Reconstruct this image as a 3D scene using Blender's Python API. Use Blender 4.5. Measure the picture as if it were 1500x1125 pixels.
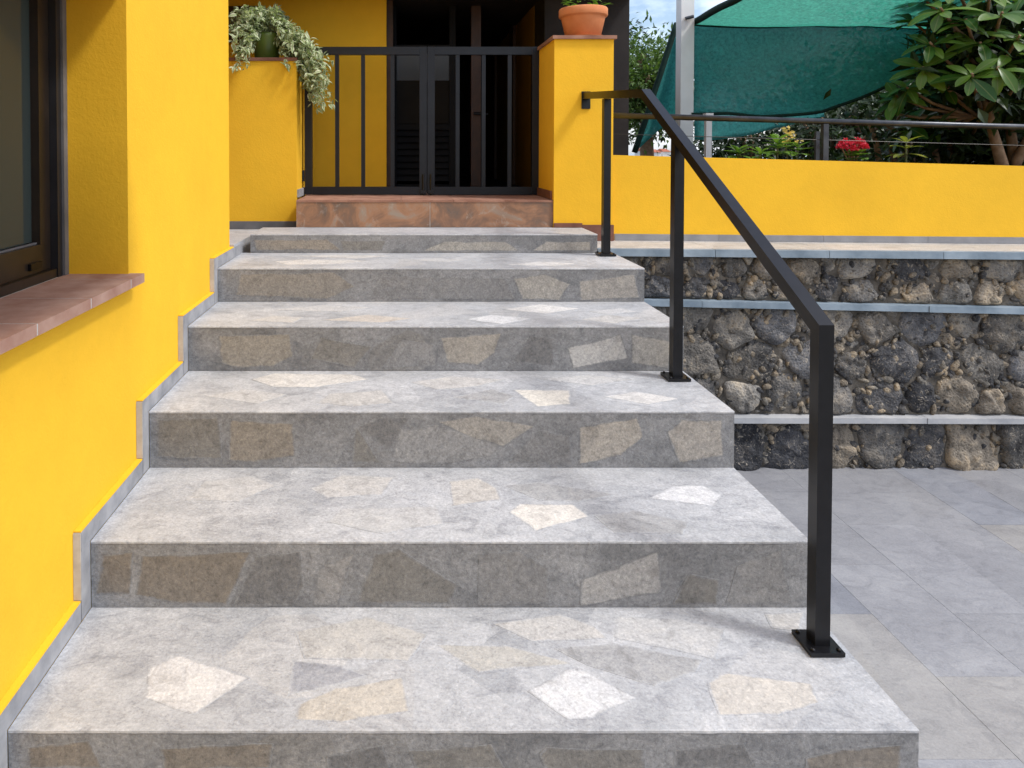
import bpy, bmesh, math, random
from mathutils import Vector, Matrix, noise
random.seed(7)
for o in list(bpy.data.objects): bpy.data.objects.remove(o)
S = bpy.context.scene; COL = S.collection
R = math.radians
# ------------------------------------------------------------------ camera
ZC = 1.70; PITCH = math.atan(.021); F = 1000.0; CX, CY = 590.0, 243.0
cam = bpy.data.objects.new('camera', bpy.data.cameras.new('camera')); COL.objects.link(cam)
cam.location = (0, 0, ZC); cam.rotation_euler = (math.pi/2 - PITCH, 0, 0)
cam.data.sensor_width = 36; cam.data.lens = F/1500*36
cam.data.shift_x = (750-CX)/1500; cam.data.shift_y = (CY-562.5)/1500
cam.data.clip_start = .02; cam.data.clip_end = 60000
S.camera = cam
# ------------------------------------------------------------------ world, sun, exposure
SUN = Vector((.54, -.24, .80)).normalized()
w = bpy.data.worlds.new('World'); S.world = w; w.use_nodes = True
nt = w.node_tree; bg = nt.nodes['Background']
sky = nt.nodes.new('ShaderNodeTexSky'); sky.sky_type = 'NISHITA'; sky.sun_disc = False
sky.sun_elevation = math.asin(SUN.z); sky.sun_rotation = math.atan2(SUN.x, SUN.y)
sky.dust_density = 2.0; sky.air_density = 1.0; sky.ozone_density = 1.0
tc = nt.nodes.new('ShaderNodeTexCoord'); mp = nt.nodes.new('ShaderNodeMapping'); mp.inputs['Scale'].default_value = (1, 1, 2.2); mp.inputs['Location'].default_value = (.35, .1, 0)
cn = nt.nodes.new('ShaderNodeTexNoise'); cn.inputs['Scale'].default_value = 2.6; cn.inputs['Detail'].default_value = 8; cn.inputs['Roughness'].default_value = .58
cr = nt.nodes.new('ShaderNodeValToRGB'); cr.color_ramp.elements[0].position = .44; cr.color_ramp.elements[1].position = .68
mx = nt.nodes.new('ShaderNodeMix'); mx.data_type = 'RGBA'
nt.links.new(tc.outputs['Generated'], mp.inputs['Vector']); nt.links.new(mp.outputs['Vector'], cn.inputs['Vector'])
nt.links.new(cn.outputs['Fac'], cr.inputs['Fac']); nt.links.new(cr.outputs['Color'], mx.inputs[0])
nt.links.new(sky.outputs['Color'], mx.inputs[6]); mx.inputs[7].default_value = (10.0, 10.5, 11.6, 1)
nt.links.new(mx.outputs[2], bg.inputs['Color']); bg.inputs['Strength'].default_value = .15
sl = bpy.data.lights.new('sun', 'SUN'); sl.energy = 2.1; sl.angle = R(9); sl.color = (1, .98, .95)
so = bpy.data.objects.new('sun', sl); COL.objects.link(so); so.rotation_euler = SUN.to_track_quat('Z', 'Y').to_euler(); so.location = (6, -2, 9)
vs = S.view_settings; vs.view_transform = 'Standard'; vs.look = 'None'; vs.gamma = 1; vs.use_curve_mapping = False; vs.exposure = .50

# ------------------------------------------------------------------ helpers
def ray(px, py):
    u = (px-CX)/F; v = (CY-py)/F; c, s = math.cos(PITCH), math.sin(PITCH)
    return Vector((u, c+v*s, v*c-s))
def P(px, py, Y):                     # point of the place seen at a photo pixel, at depth Y
    r = ray(px, py); return Vector((0, 0, ZC)) + r*(Y/r.y)
def PZ(px, py, z):                    # same, on a level surface
    r = ray(px, py); return Vector((0, 0, ZC)) + r*((z-ZC)/r.z)
def zline(px1, py1, px2, py2, Y):
    a, b = P(px1, py1, Y), P(px2, py2, Y)
    return lambda x: a.z + (b.z-a.z)*(x-a.x)/(b.x-a.x)
def root(name, loc, label=None, cat=None, group=None, kind=None):
    o = bpy.data.objects.new(name, None); COL.objects.link(o); o.location = loc; o.empty_display_size = .05
    tag(o, label, cat, group, kind); return o
def tag(o, label=None, cat=None, group=None, kind=None):
    if label: o['label'] = label
    if cat: o['category'] = cat
    if group: o['group'] = group
    if kind: o['kind'] = kind
    return o
def top(o):
    v = Vector((0, 0, 0))
    while o: v = v + o.location; o = o.parent
    return v
def link(name, me, parent=None, mat=None):
    o = bpy.data.objects.new(name, me); COL.objects.link(o)
    if mat and not me.materials: me.materials.append(mat)
    if parent: o.parent = parent; o.location = -top(parent)
    return o
def mk(name, bm, mat, parent=None, smooth=False, bevel=0, seg=1):
    if bevel:
        bmesh.ops.bevel(bm, geom=[e for e in bm.edges if len(e.link_faces) == 2 and e.calc_face_angle() > .5], offset=bevel, segments=seg, affect='EDGES', clamp_overlap=True)
    bmesh.ops.recalc_face_normals(bm, faces=bm.faces)
    me = bpy.data.meshes.new(name); bm.to_mesh(me); bm.free()
    if smooth:
        for p in me.polygons: p.use_smooth = True
    return link(name, me, parent, mat)
HF = ((0, 1, 2, 3), (4, 7, 6, 5), (0, 4, 5, 1), (1, 5, 6, 2), (2, 6, 7, 3), (3, 7, 4, 0))
def hexa(bm, vs8):
    v = [bm.verts.new(p) for p in vs8]
    for f in HF: bm.faces.new([v[i] for i in f])
def box(x0, x1, y0, y1, z0, z1, bm=None):
    bm = bm or bmesh.new()
    hexa(bm, [(x0, y0, z0), (x0, y1, z0), (x1, y1, z0), (x1, y0, z0), (x0, y0, z1), (x0, y1, z1), (x1, y1, z1), (x1, y0, z1)])
    return bm
def tbox(x0, x1, y0, y1, zb, zt, bm=None):       # bottom and top follow lines z(x)
    bm = bm or bmesh.new()
    hexa(bm, [(x0, y0, zb(x0)), (x0, y1, zb(x0)), (x1, y1, zb(x1)), (x1, y0, zb(x1)), (x0, y0, zt(x0)), (x0, y1, zt(x0)), (x1, y1, zt(x1)), (x1, y0, zt(x1))])
    return bm
def lathe(prof, c, n=32, bm=None):
    bm = bm or bmesh.new(); rings = []
    for r, z in prof:
        rings.append([bm.verts.new((c[0]+r*math.cos(2*math.pi*i/n), c[1]+r*math.sin(2*math.pi*i/n), c[2]+z)) for i in range(n)])
    for a, b in zip(rings, rings[1:]):
        for i in range(n): bm.faces.new((a[i], a[(i+1) % n], b[(i+1) % n], b[i]))
    bm.faces.new(rings[0][::-1]); bm.faces.new(rings[-1]); return bm
def tube(pts, rads, n=8, bm=None):
    bm = bm or bmesh.new(); rings = []; pts = [Vector(p) for p in pts]; up = Vector((.13, .21, 1))
    for i, p in enumerate(pts):
        d = (pts[min(i+1, len(pts)-1)]-pts[max(i-1, 0)]).normalized()
        a = d.cross(up if abs(d.dot(up.normalized())) < .97 else Vector((1, 0, 0))).normalized(); b = d.cross(a)
        rr = rads[i] if isinstance(rads, (list, tuple)) else rads
        rings.append([bm.verts.new(p+(a*math.cos(2*math.pi*k/n)+b*math.sin(2*math.pi*k/n))*rr) for k in range(n)])
    for a, b in zip(rings, rings[1:]):
        for i in range(n): bm.faces.new((a[i], a[(i+1) % n], b[(i+1) % n], b[i]))
    bm.faces.new(rings[0][::-1]); bm.faces.new(rings[-1]); return bm

# ------------------------------------------------------------------ materials
def N(nt, t, **kw):
    n = nt.nodes.new('ShaderNode'+t)
    for k, v in kw.items():
        if k in n.inputs: n.inputs[k].default_value = v
        else: setattr(n, k, v)
    return n
def base(name, rough=.6, spec=.4, metal=0):
    m = bpy.data.materials.new(name); m.use_nodes = True; t = m.node_tree; b = t.nodes['Principled BSDF']
    b.inputs['Roughness'].default_value = rough; b.inputs['Specular IOR Level'].default_value = spec; b.inputs['Metallic'].default_value = metal
    return m, t, b
def ramp(t, src, cols):
    r = t.nodes.new('ShaderNodeValToRGB'); e = r.color_ramp.elements
    while len(e) < len(cols): e.new(.5)
    for el, (p, c) in zip(e, cols): el.position = p; el.color = (*c, 1)
    t.links.new(src, r.inputs['Fac']); return r.outputs['Color']
def noi(t, vec, scale, detail=6, rough=.55, dist=0):
    n = N(t, 'TexNoise', Scale=scale, Detail=detail, Roughness=rough, Distortion=dist); t.links.new(vec, n.inputs['Vector']); return n.outputs['Fac']
def mixc(t, a, b, fac, mode='MIX'):
    m = t.nodes.new('ShaderNodeMix'); m.data_type = 'RGBA'; m.blend_type = mode
    if isinstance(fac, float): m.inputs[0].default_value = fac
    else: t.links.new(fac, m.inputs[0])
    for i, s in ((6, a), (7, b)):
        if isinstance(s, tuple): m.inputs[i].default_value = (*s, 1)
        else: t.links.new(s, m.inputs[i])
    return m.outputs[2]
def mth(t, op, a, b=None):
    m = t.nodes.new('ShaderNodeMath'); m.operation = op
    for i, s in ((0, a), (1, b)):
        if s is None: continue
        if isinstance(s, (int, float)): m.inputs[i].default_value = s
        else: t.links.new(s, m.inputs[i])
    return m.outputs[0]
def bump(t, b, h, strength=.3, dist=.004):
    n = N(t, 'Bump', Strength=strength, Distance=dist); t.links.new(h, n.inputs['Height']); t.links.new(n.outputs['Normal'], b.inputs['Normal'])
def objc(t): return t.nodes.new('ShaderNodeTexCoord').outputs['Object']
def simple(name, c1, c2, scale=6, rough=.6, spec=.4, bstr=0, bscale=80, bdist=.002, metal=0, detail=6, rvar=0):
    m, t, b = base(name, rough, spec, metal); v = objc(t)
    f = noi(t, v, scale, detail); t.links.new(ramp(t, f, [(.3, c1), (.7, c2)]), b.inputs['Base Color'])
    if rvar:
        r = noi(t, v, scale*2.3, 4); t.links.new(mth(t, 'ADD', mth(t, 'MULTIPLY', r, rvar), rough-rvar/2), b.inputs['Roughness'])
    if bstr: bump(t, b, noi(t, v, bscale, 4), bstr, bdist)
    return m
def plaster(name, c, dirt=.10):
    m, t, b = base(name, .82, .22); v = objc(t)
    f = noi(t, v, 1.6, 5, .6); col = ramp(t, f, [(.30, tuple(x*.90 for x in c)), (.70, tuple(min(x*1.06, .95) for x in c))])
    f2 = noi(t, v, 14, 6, .65); col = mixc(t, col, ramp(t, f2, [(.35, tuple(x*.86 for x in c)), (.75, c)]), .35)
    t.links.new(col, b.inputs['Base Color'])
    h = mth(t, 'ADD', mth(t, 'MULTIPLY', noi(t, v, 150, 3), .6), mth(t, 'MULTIPLY', noi(t, v, 70, 3), .6))
    bump(t, b, h, .5, .0026); return m
YEL = plaster('yellow_plaster', (.82, .468, .026))
def stone_tile(name, lo, mid, hi, warm, scale=1.0, tint=False, grain=1.0, mottle=.8):
    m, t, b = base(name, .5, .5); v = objc(t)
    mpn = N(t, 'Mapping'); mpn.inputs['Scale'].default_value = (1, 1.6, 1.6); t.links.new(v, mpn.inputs['Vector']); v2 = mpn.outputs['Vector']
    big = noi(t, v2, 2.6*scale, 9, .66, .6); col = ramp(t, big, [(.32, lo), (.5, mid), (.68, hi)])
    # faint flagstone print of the tile
    wn = t.nodes.new('ShaderNodeTexNoise'); wn.inputs['Scale'].default_value = 5; t.links.new(v, wn.inputs['Vector'])
    vm = t.nodes.new('ShaderNodeVectorMath'); vm.operation = 'MULTIPLY_ADD'; t.links.new(wn.outputs['Color'], vm.inputs[0]); vm.inputs[1].default_value = (.06, .06, .06); t.links.new(v, vm.inputs[2])
    vo = N(t, 'TexVoronoi', Scale=4.3*scale); t.links.new(vm.outputs[0], vo.inputs['Vector'])
    sep = t.nodes.new('ShaderNodeSeparateColor'); t.links.new(vo.outputs['Color'], sep.inputs[0])
    pc = ramp(t, sep.outputs[0], [(0, lo), (.35, mid), (.6, hi), (.85, mid), (1, warm)])
    col = mixc(t, col, pc, .40)
    st = noi(t, v2, 9*scale, 11, .76, 1.4); col = mixc(t, col, ramp(t, st, [(.33, (.60, .60, .62)), (.5, (1, 1, 1)), (.67, (1.16, 1.15, 1.13))]), mottle, 'MULTIPLY')
    col, gr = speckle(t, v, col, grain)
    if tint:
        oi = t.nodes.new('ShaderNodeObjectInfo'); col = mixc(t, col, oi.outputs['Color'], 1.0, 'MULTIPLY')
    t.links.new(col, b.inputs['Base Color'])
    t.links.new(mth(t, 'ADD', mth(t, 'MULTIPLY', st, .35), .30), b.inputs['Roughness'])
    h = mth(t, 'ADD', st, mth(t, 'MULTIPLY', gr, .55)); bump(t, b, h, .5, .004)
    return m
def speckle(t, v, col, k=1.0):
    gr = noi(t, v, 130, 5, .78); col = mixc(t, col, ramp(t, gr, [(.34, (.40, .40, .41)), (.46, (.92, .92, .92)), (.54, (1.05, 1.05, 1.05)), (.66, (1.55, 1.53, 1.5))]), .46*k, 'MULTIPLY')
    g2 = noi(t, v, 42, 6, .74, .8); col = mixc(t, col, ramp(t, g2, [(.32, (.66, .66, .67)), (.5, (1, 1, 1)), (.68, (1.25, 1.24, 1.22))]), .42*k, 'MULTIPLY')
    return col, gr
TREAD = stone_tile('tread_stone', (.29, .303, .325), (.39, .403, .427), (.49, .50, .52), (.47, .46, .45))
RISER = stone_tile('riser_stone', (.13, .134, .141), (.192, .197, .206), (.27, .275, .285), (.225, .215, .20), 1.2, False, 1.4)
PATIO = stone_tile('patio_stone', (.215, .216, .225), (.258, .259, .268), (.305, .305, .31), (.30, .293, .285), .8, True, .55, .5)
TERR = stone_tile('terrace_stone', (.34, .33, .315), (.42, .405, .385), (.50, .485, .465), (.50, .445, .40), .8)
def inlay_mat(name, ground, grain=1.0):
    m, t, b = base(name, .5, .5); v = objc(t); oi = t.nodes.new('ShaderNodeObjectInfo')
    at = t.nodes.new('ShaderNodeAttribute'); at.attribute_name = 'inner'
    st = noi(t, v, 16, 10, .74, 1.0)
    e = mth(t, 'ADD', at.outputs['Fac'], mth(t, 'MULTIPLY', mth(t, 'SUBTRACT', noi(t, v, 38, 5, .7), .5), 1.1))
    col = mixc(t, ground, oi.outputs['Color'], ramp(t, e, [(.08, (0, 0, 0)), (.50, (1, 1, 1))]))
    col = mixc(t, col, ramp(t, st, [(.33, (.66, .65, .64)), (.5, (1, 1, 1)), (.67, (1.13, 1.11, 1.07))]), .85, 'MULTIPLY')
    col, gr = speckle(t, v, col, grain)
    t.links.new(col, b.inputs['Base Color']); t.links.new(mth(t, 'ADD', mth(t, 'MULTIPLY', st, .35), .30), b.inputs['Roughness'])
    bump(t, b, mth(t, 'ADD', st, mth(t, 'MULTIPLY', gr, .55)), .5, .004); return m
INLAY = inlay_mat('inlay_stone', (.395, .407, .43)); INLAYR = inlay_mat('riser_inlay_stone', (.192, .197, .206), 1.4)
SKIRT = simple('slate_skirting', (.20, .205, .22), (.36, .36, .37), 14, .6, .3, .3, 120)
SKEND = simple('slate_skirting_end', (.36, .335, .31), (.46, .44, .42), 30, .7, .3)
DSKIRT = simple('dark_slate_skirting', (.09, .09, .095), (.15, .15, .155), 10, .6, .3, .3, 100)
GSKIRT = simple('grey_skirting', (.19, .19, .20), (.27, .27, .28), 10, .6, .3, .3, 100)
CEM = simple('cement', (.22, .22, .215), (.32, .315, .31), 9, .85, .2, .4, 120)
MORT = simple('dark_mortar', (.055, .05, .045), (.17, .15, .125), 16, .95, .1, .8, 60, .01)
BLACK = simple('black_powder_coat', (.004, .004, .005), (.007, .007, .009), 30, .30, .32, .10, 500, .0004)
GATEM = simple('anthracite_gate_paint', (.004, .005, .009), (.007, .009, .014), 20, .36, .30, .1, 400, .0004)
TERRA = simple('terracotta_tile', (.20, .095, .065), (.36, .20, .145), 9, .75, .25, .35, 140, .002)
SILLT = simple('dusty_sill_tile', (.31, .16, .115), (.46, .30, .235), 11, .8, .2, .35, 140, .002)
POTM = simple('terracotta_pot', (.50, .17, .065), (.62, .26, .12), 7, .8, .2, .25, 90, .002)
CAPM = simple('dark_clay_cap', (.12, .05, .035), (.22, .10, .07), 8, .7, .25, .3, 90)
GROUT = simple('pale_grout', (.45, .43, .40), (.58, .56, .53), 40, .9, .1)
SLATE = simple('blue_slate_edge', (.11, .155, .20), (.30, .365, .42), 5, .55, .4, .4, 60, .003, detail=9)
SLATEP = simple('pale_slate_edge', (.26, .27, .29), (.46, .46, .46), 6, .6, .35, .4, 60, .003, detail=9)
def rusty():
    m, t, b = base('rust_slate_tile', .5, .4); v = objc(t)
    f = noi(t, v, 3.2, 9, .65, 2.0); col = ramp(t, f, [(.32, (.12, .095, .08)), (.45, (.20, .115, .075)), (.55, (.31, .165, .095)), (.66, (.28, .225, .18))])
    g = noi(t, v, 8, 10, .75, 1.5); col = mixc(t, col, (.45, .41, .36), ramp(t, g, [(.56, (0, 0, 0)), (.72, (.6, .6, .6))]))
    t.links.new(col, b.inputs['Base Color']); bump(t, b, f, .3, .004); return m
RUST = rusty()
BROWN = simple('dark_brown_aluminium', (.016, .011, .008), (.028, .019, .013), 14, .35, .5, .1, 300, .0003)
FRAME = simple('black_window_profile', (.012, .012, .014), (.022, .022, .026), 10, .35, .5)
SILVER = simple('grey_gasket', (.10, .10, .105), (.16, .16, .17), 10, .5, .4)
WOOD = simple('dark_door_wood', (.026, .010, .005), (.058, .022, .009), 12, .5, .4, .2, 60)
DARKD = simple('dark_grey_door', (.005, .005, .006), (.009, .009, .010), 6, .6, .12)
DARKI = simple('dark_interior', (.012, .011, .010), (.022, .020, .018), 3, .9, .1)  # near-black colour stands in for the shade inside the hall and room
COLM = simple('dark_clad_column', (.014, .012, .013), (.028, .024, .024), 5, .7, .2, .3, 60)
WHITE = simple('white_painted_steel', (.62, .61, .60), (.74, .73, .72), 4, .45, .4)
STEEL = simple('grey_railing_steel', (.03, .033, .040), (.07, .074, .085), 12, .32, .5, metal=.5)
SOIL = simple('dark_soil', (.012, .009, .006), (.04, .03, .02), 20, .95, .1, .8, 40, .02)
GROUND = simple('dry_ground', (.10, .09, .07), (.20, .18, .14), .4, .95, .1)
def glass():
    m, t, b = base('dark_window_glass', .03, .5); b.inputs['Base Color'].default_value = (.042, .056, .053, 1); b.inputs['IOR'].default_value = 1.5
    bump(t, b, noi(t, objc(t), 1.5, 2), .03, .01); return m
GLASS = glass()
def basalt():
    m, t, b = base('basalt_rubble', .85, .25); v = objc(t); oi = t.nodes.new('ShaderNodeObjectInfo')
    f = noi(t, v, 9, 9, .68, .7)
    col = mixc(t, oi.outputs['Color'], ramp(t, f, [(.30, (.28, .28, .30)), (.5, (1, 1, 1)), (.68, (1.9, 1.72, 1.45))]), 1.0, 'MULTIPLY')
    sp = N(t, 'TexVoronoi', Scale=75); t.links.new(v, sp.inputs['Vector'])
    pores = ramp(t, sp.outputs['Distance'], [(.12, (.35, .35, .35)), (.40, (1, 1, 1))]); col = mixc(t, col, pores, .7, 'MULTIPLY')
    g = noi(t, v, 34, 8, .75, 1.5); col = mixc(t, col, (.46, .40, .32), ramp(t, g, [(.56, (0, 0, 0)), (.66, (.8, .8, .8))]))
    g2 = noi(t, v, 22, 8, .7, 1.0); col = mixc(t, col, (.02, .02, .021), ramp(t, g2, [(.30, (.85, .85, .85)), (.42, (0, 0, 0))]))
    t.links.new(col, b.inputs['Base Color'])
    h = mth(t, 'ADD', mth(t, 'ADD', f, mth(t, 'MULTIPLY', g, .6)), mth(t, 'MULTIPLY', sp.outputs['Distance'], .5)); bump(t, b, h, .9, .012); return m
BASALT = basalt()
def leafm(name, c1, c2, rough=.4, spec=.5, trans=.3, uvrand=True, edge=None, vein=None):
    m, t, b = base(name, rough, spec)
    uv = t.nodes.new('ShaderNodeTexCoord').outputs['UV']; sx = t.nodes.new('ShaderNodeSeparateXYZ'); t.links.new(uv, sx.inputs[0])
    oi = t.nodes.new('ShaderNodeObjectInfo')
    if uvrand: col = ramp(t, sx.outputs['X'], [(0, c1), (1, c2)])
    else:
        col = ramp(t, oi.outputs['Random'], [(0, c1), (1, c2)])
        ax = mth(t, 'ABSOLUTE', mth(t, 'SUBTRACT', sx.outputs['X'], .5))
        if edge:
            nn = noi(t, objc(t), 60, 3)
            col = mixc(t, col, edge, ramp(t, mth(t, 'ADD', ax, mth(t, 'MULTIPLY', mth(t, 'SUBTRACT', nn, .5), .35)), [(.24, (0, 0, 0)), (.34, (1, 1, 1))]))
        if vein: col = mixc(t, col, vein, ramp(t, ax, [(.02, (.8, .8, .8)), (.05, (0, 0, 0))]))
    t.links.new(col, b.inputs['Base Color'])
    tr = t.nodes.new('ShaderNodeBsdfTranslucent'); t.links.new(mixc(t, col, (1, 1.15, .55), .9, 'MULTIPLY'), tr.inputs['Color'])
    ms = t.nodes.new('ShaderNodeMixShader'); ms.inputs[0].default_value = trans
    t.links.new(b.outputs[0], ms.inputs[1]); t.links.new(tr.outputs[0], ms.inputs[2]); t.links.new(ms.outputs[0], t.nodes['Material Output'].inputs['Surface']); return m
BIGLEAF = leafm('glossy_leaf', (.030, .095, .012), (.115, .20, .022), .34, .36, .3, False, vein=(.16, .20, .06))
HEDGEL = leafm('hedge_leaf', (.012, .028, .008), (.04, .07, .018), .45, .4, .2)
TREEL = leafm('tree_leaf', (.035, .08, .018), (.14, .21, .05), .5, .35, .3)
SPRING = leafm('bright_leaf', (.10, .20, .03), (.20, .32, .05), .4, .4, .35, False, vein=(.22, .32, .09))
OLIVE = leafm('yellow_green_leaf', (.20, .23, .04), (.32, .30, .05), .4, .4, .35, False, vein=(.34, .32, .10))
VARIE = leafm('variegated_leaf', (.27, .34, .16), (.42, .46, .27), .55, .25, .3, False, edge=(.68, .68, .50))
PETAL = leafm('red_petal', (.55, .02, .05), (.72, .05, .10), .5, .3, .3)
YPETAL = leafm('yellow_petal', (.70, .42, .04), (.75, .60, .20), .5, .3, .3)
BARK = simple('grey_brown_bark', (.16, .095, .055), (.30, .20, .125), 18, .85, .2, .6, 50, .006)
STEM = simple('green_stem', (.10, .12, .05), (.18, .19, .08), 20, .6, .3)
GPOT = simple('green_glazed_pot', (.06, .10, .015), (.12, .17, .03), 6, .3, .5)
def fabric(name, c, tr=.45, hole=.12):
    m, t, b = base(name, .85, .15); v = objc(t)
    wv = N(t, 'TexWave', Scale=90, Distortion=.6); t.links.new(v, wv.inputs['Vector'])
    f = noi(t, v, 40, 9, .8); col = ramp(t, f, [(.3, tuple(x*.5 for x in c)), (.5, c), (.7, tuple(x*1.5 for x in c))])
    t.links.new(col, b.inputs['Base Color']); bump(t, b, mth(t, 'ADD', mth(t, 'MULTIPLY', wv.outputs['Fac'], .12), noi(t, v, 4, 5)), .5, .03)
    q = t.nodes.new('ShaderNodeBsdfTranslucent'); t.links.new(col, q.inputs['Color'])
    ms = t.nodes.new('ShaderNodeMixShader'); ms.inputs[0].default_value = tr
    t.links.new(b.outputs[0], ms.inputs[1]); t.links.new(q.outputs[0], ms.inputs[2])
    tp_ = t.nodes.new('ShaderNodeBsdfTransparent'); m2 = t.nodes.new('ShaderNodeMixShader'); m2.inputs[0].default_value = hole       # the open weave
    t.links.new(ms.outputs[0], m2.inputs[1]); t.links.new(tp_.outputs[0], m2.inputs[2]); t.links.new(m2.outputs[0], t.nodes['Material Output'].inputs['Surface']); return m
SAIL = fabric('green_shade_cloth', (.085, .385, .37), .5, .11)
SAIL_LIT = fabric('sunlit_green_shade_cloth', (.15, .52, .41), .62, .14)  # paler copy of the sail cloth, sunlight on the canopy put into its colour
HEM = simple('dark_green_webbing', (.006, .02, .016), (.012, .035, .026), 20, .8, .2)
# ------------------------------------------------------------------ setting: grounds
Z = [None, .462, .645, .835, 1.013, 1.167, 1.266]
FR = [None, 1.435, 1.827, 2.256, 2.672, 3.109, 3.575]
XL, XR, XW = -.845, 1.105, -.867
ZT, ZLAND, ZF = 1.190, 1.232, 1.422          # terrace, side landing, porch floor
gnd = mk('ground', box(-60, 60, -60, 60, -.30, -.035), GROUND); tag(gnd, kind='structure')
sea = mk('sea', box(-9000, 9000, 60.5, 16000, -42, -40), simple('sea_water', (.03, .08, .13), (.05, .11, .17), .01, .25, .5, .3, .2, .3)); tag(sea, kind='structure')
patio = root('patio', (2.5, 1.8, 0), kind='structure')
mk('bedding', box(-1.6, 6.6, -4.5, 3.70, -.032, -.006), CEM, patio)
tile_x = 1.125; k = 0; rnd = random.Random(3)
while tile_x < 5.6:
    y = 3.675 - (.6 if k % 2 else .3); y1 = 3.675
    while y1 > .05:
        bm = box(tile_x+.0005, tile_x+.2995, max(y, -.2)+.0005, y1-.0005, -.006, rnd.uniform(-.0006, .0006))
        o = mk('tile', bm, None, patio, bevel=.0007); o.data.materials.append(PATIO)
        g = rnd.uniform(.92, 1.06); q = rnd.random()
        o.color = (g, g*1.005, g*1.03, 1) if q < .70 else ((g*.90, g*.93, g*1.0, 1) if q < .87 else (g*1.08, g*1.05, g*1.0, 1))
        y1 = y; y -= .6
    tile_x += .30; k += 1
# ------------------------------------------------------------------ staircase
stair = root('staircase', (.13, 2.2, 0), 'grey stone tiled staircase of broad treads rising to the black gate', 'staircase')
STEPS = {}
def slab(a, b_, f, bk, z0, z1):
    bm = bmesh.new(); n = max(2, int((b_-a)/.022)); rings = []
    for j in range(n+1):
        x = a+(b_-a)*j/n; e = .0011*noise.noise(Vector((x*26, f*9, z1*7)))+.0007*noise.noise(Vector((x*90, f*5, z1))); ch = .0016+.0012*max(0, noise.noise(Vector((x*40, f*3, 4))))
        rings.append([bm.verts.new(q) for q in ((x, f-e, z0), (x, f-e, z1-ch), (x, f-e+ch*.4, z1-ch*.35), (x, f-e+ch, z1+.3*e), (x, f+.02, z1), (x, bk, z1), (x, bk, z0))])
    for A, B in zip(rings, rings[1:]):
        for q in range(7): bm.faces.new((A[q], A[(q+1) % 7], B[(q+1) % 7], B[q]))
    bm.faces.new(rings[0]); bm.faces.new(rings[-1][::-1]); return bm
def step_build(i, front, back, z, zlow, xl=XL, xr=XR):
    st = mk('step', box(xl+.004, xr-.004, front+.014, back, zlow-.02, z-.0075), CEM, stair); STEPS[i] = st
    jx = .13
    for a, b_ in ((xl, jx-.0001), (jx+.0001, xr)):
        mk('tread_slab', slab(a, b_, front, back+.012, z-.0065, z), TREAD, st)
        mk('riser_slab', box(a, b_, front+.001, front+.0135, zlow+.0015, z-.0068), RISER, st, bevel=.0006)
    return st
step_build(-1, .62, 1.03, .12, .0); step_build(0, 1.03, 1.435, .288, .12)
for i in range(1, 7):
    bk = FR[i+1] if i < 6 else 3.885
    step_build(i, FR[i], bk, Z[i], Z[i-1] if i > 1 else .288, XL if i < 6 else -.80, XR if i < 6 else 1.022)
INL = [0]
def inlay(i, pts, col, riser=False):
    INL[0] += 1; hh = .0003+.00006*(INL[0] % 11)
    n = []
    poly = []
    for px, py in pts:
        if riser: q = P(px, min(py, 1150), FR[i]); poly.append((q.x, max(min(q.z, Z[i]-.013), (Z[i-1] if i > 1 else .29)+.006)))
        else: q = PZ(px, py, Z[i]); poly.append((q.x, max(min(q.y, FR[i+1]-.012 if i < 6 else 3.86), FR[i]+.006)))
    # roughen the outline
    rr = random.Random(int(sum(a+b for a, b in pts))); out = []
    for (x0, y0), (x1, y1) in zip(poly, poly[1:]+poly[:1]):
        L = math.hypot(x1-x0, y1-y0); m = max(1, int(L/.035))
        for j in range(m):
            s = j/m; amp = .0022 if j else .001
            out.append((x0+(x1-x0)*s+rr.uniform(-amp, amp), y0+(y1-y0)*s+rr.uniform(-amp, amp)))
    def v3(p, h): return (p[0], FR[i]+.001-h, p[1]) if riser else (p[0], p[1], Z[i]+h)
    bm = bmesh.new(); m = len(out); cx = sum(p[0] for p in out)/m; cy = sum(p[1] for p in out)/m; lay = bm.verts.layers.float.new('inner')
    def inn(p): d = math.hypot(p[0]-cx, p[1]-cy); f = max(.55, 1-.016/max(d, .001)); return (cx+(p[0]-cx)*f, cy+(p[1]-cy)*f)
    up = [bm.verts.new(v3(p, hh)) for p in out]; dn = [bm.verts.new(v3(p, -.003-hh)) for p in out]; ins = [bm.verts.new(v3(inn(p), hh)) for p in out]
    for q in ins: q[lay] = 1.0
    bm.faces.new(ins); bm.faces.new(dn[::-1])
    for a in range(m):
        c = (a+1) % m; bm.faces.new((up[a], dn[a], dn[c], up[c])); bm.faces.new((up[a], up[c], ins[c], ins[a]))
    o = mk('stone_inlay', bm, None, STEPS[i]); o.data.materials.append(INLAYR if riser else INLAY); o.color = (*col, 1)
Wp, Tn, Wm, Gy, Bl = (.54, .54, .548), (.455, .43, .392), (.455, .452, .45), (.335, .34, .35), (.295, .305, .335)
WW, Lg = (.55, .56, .58), (.45, .455, .465)
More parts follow.
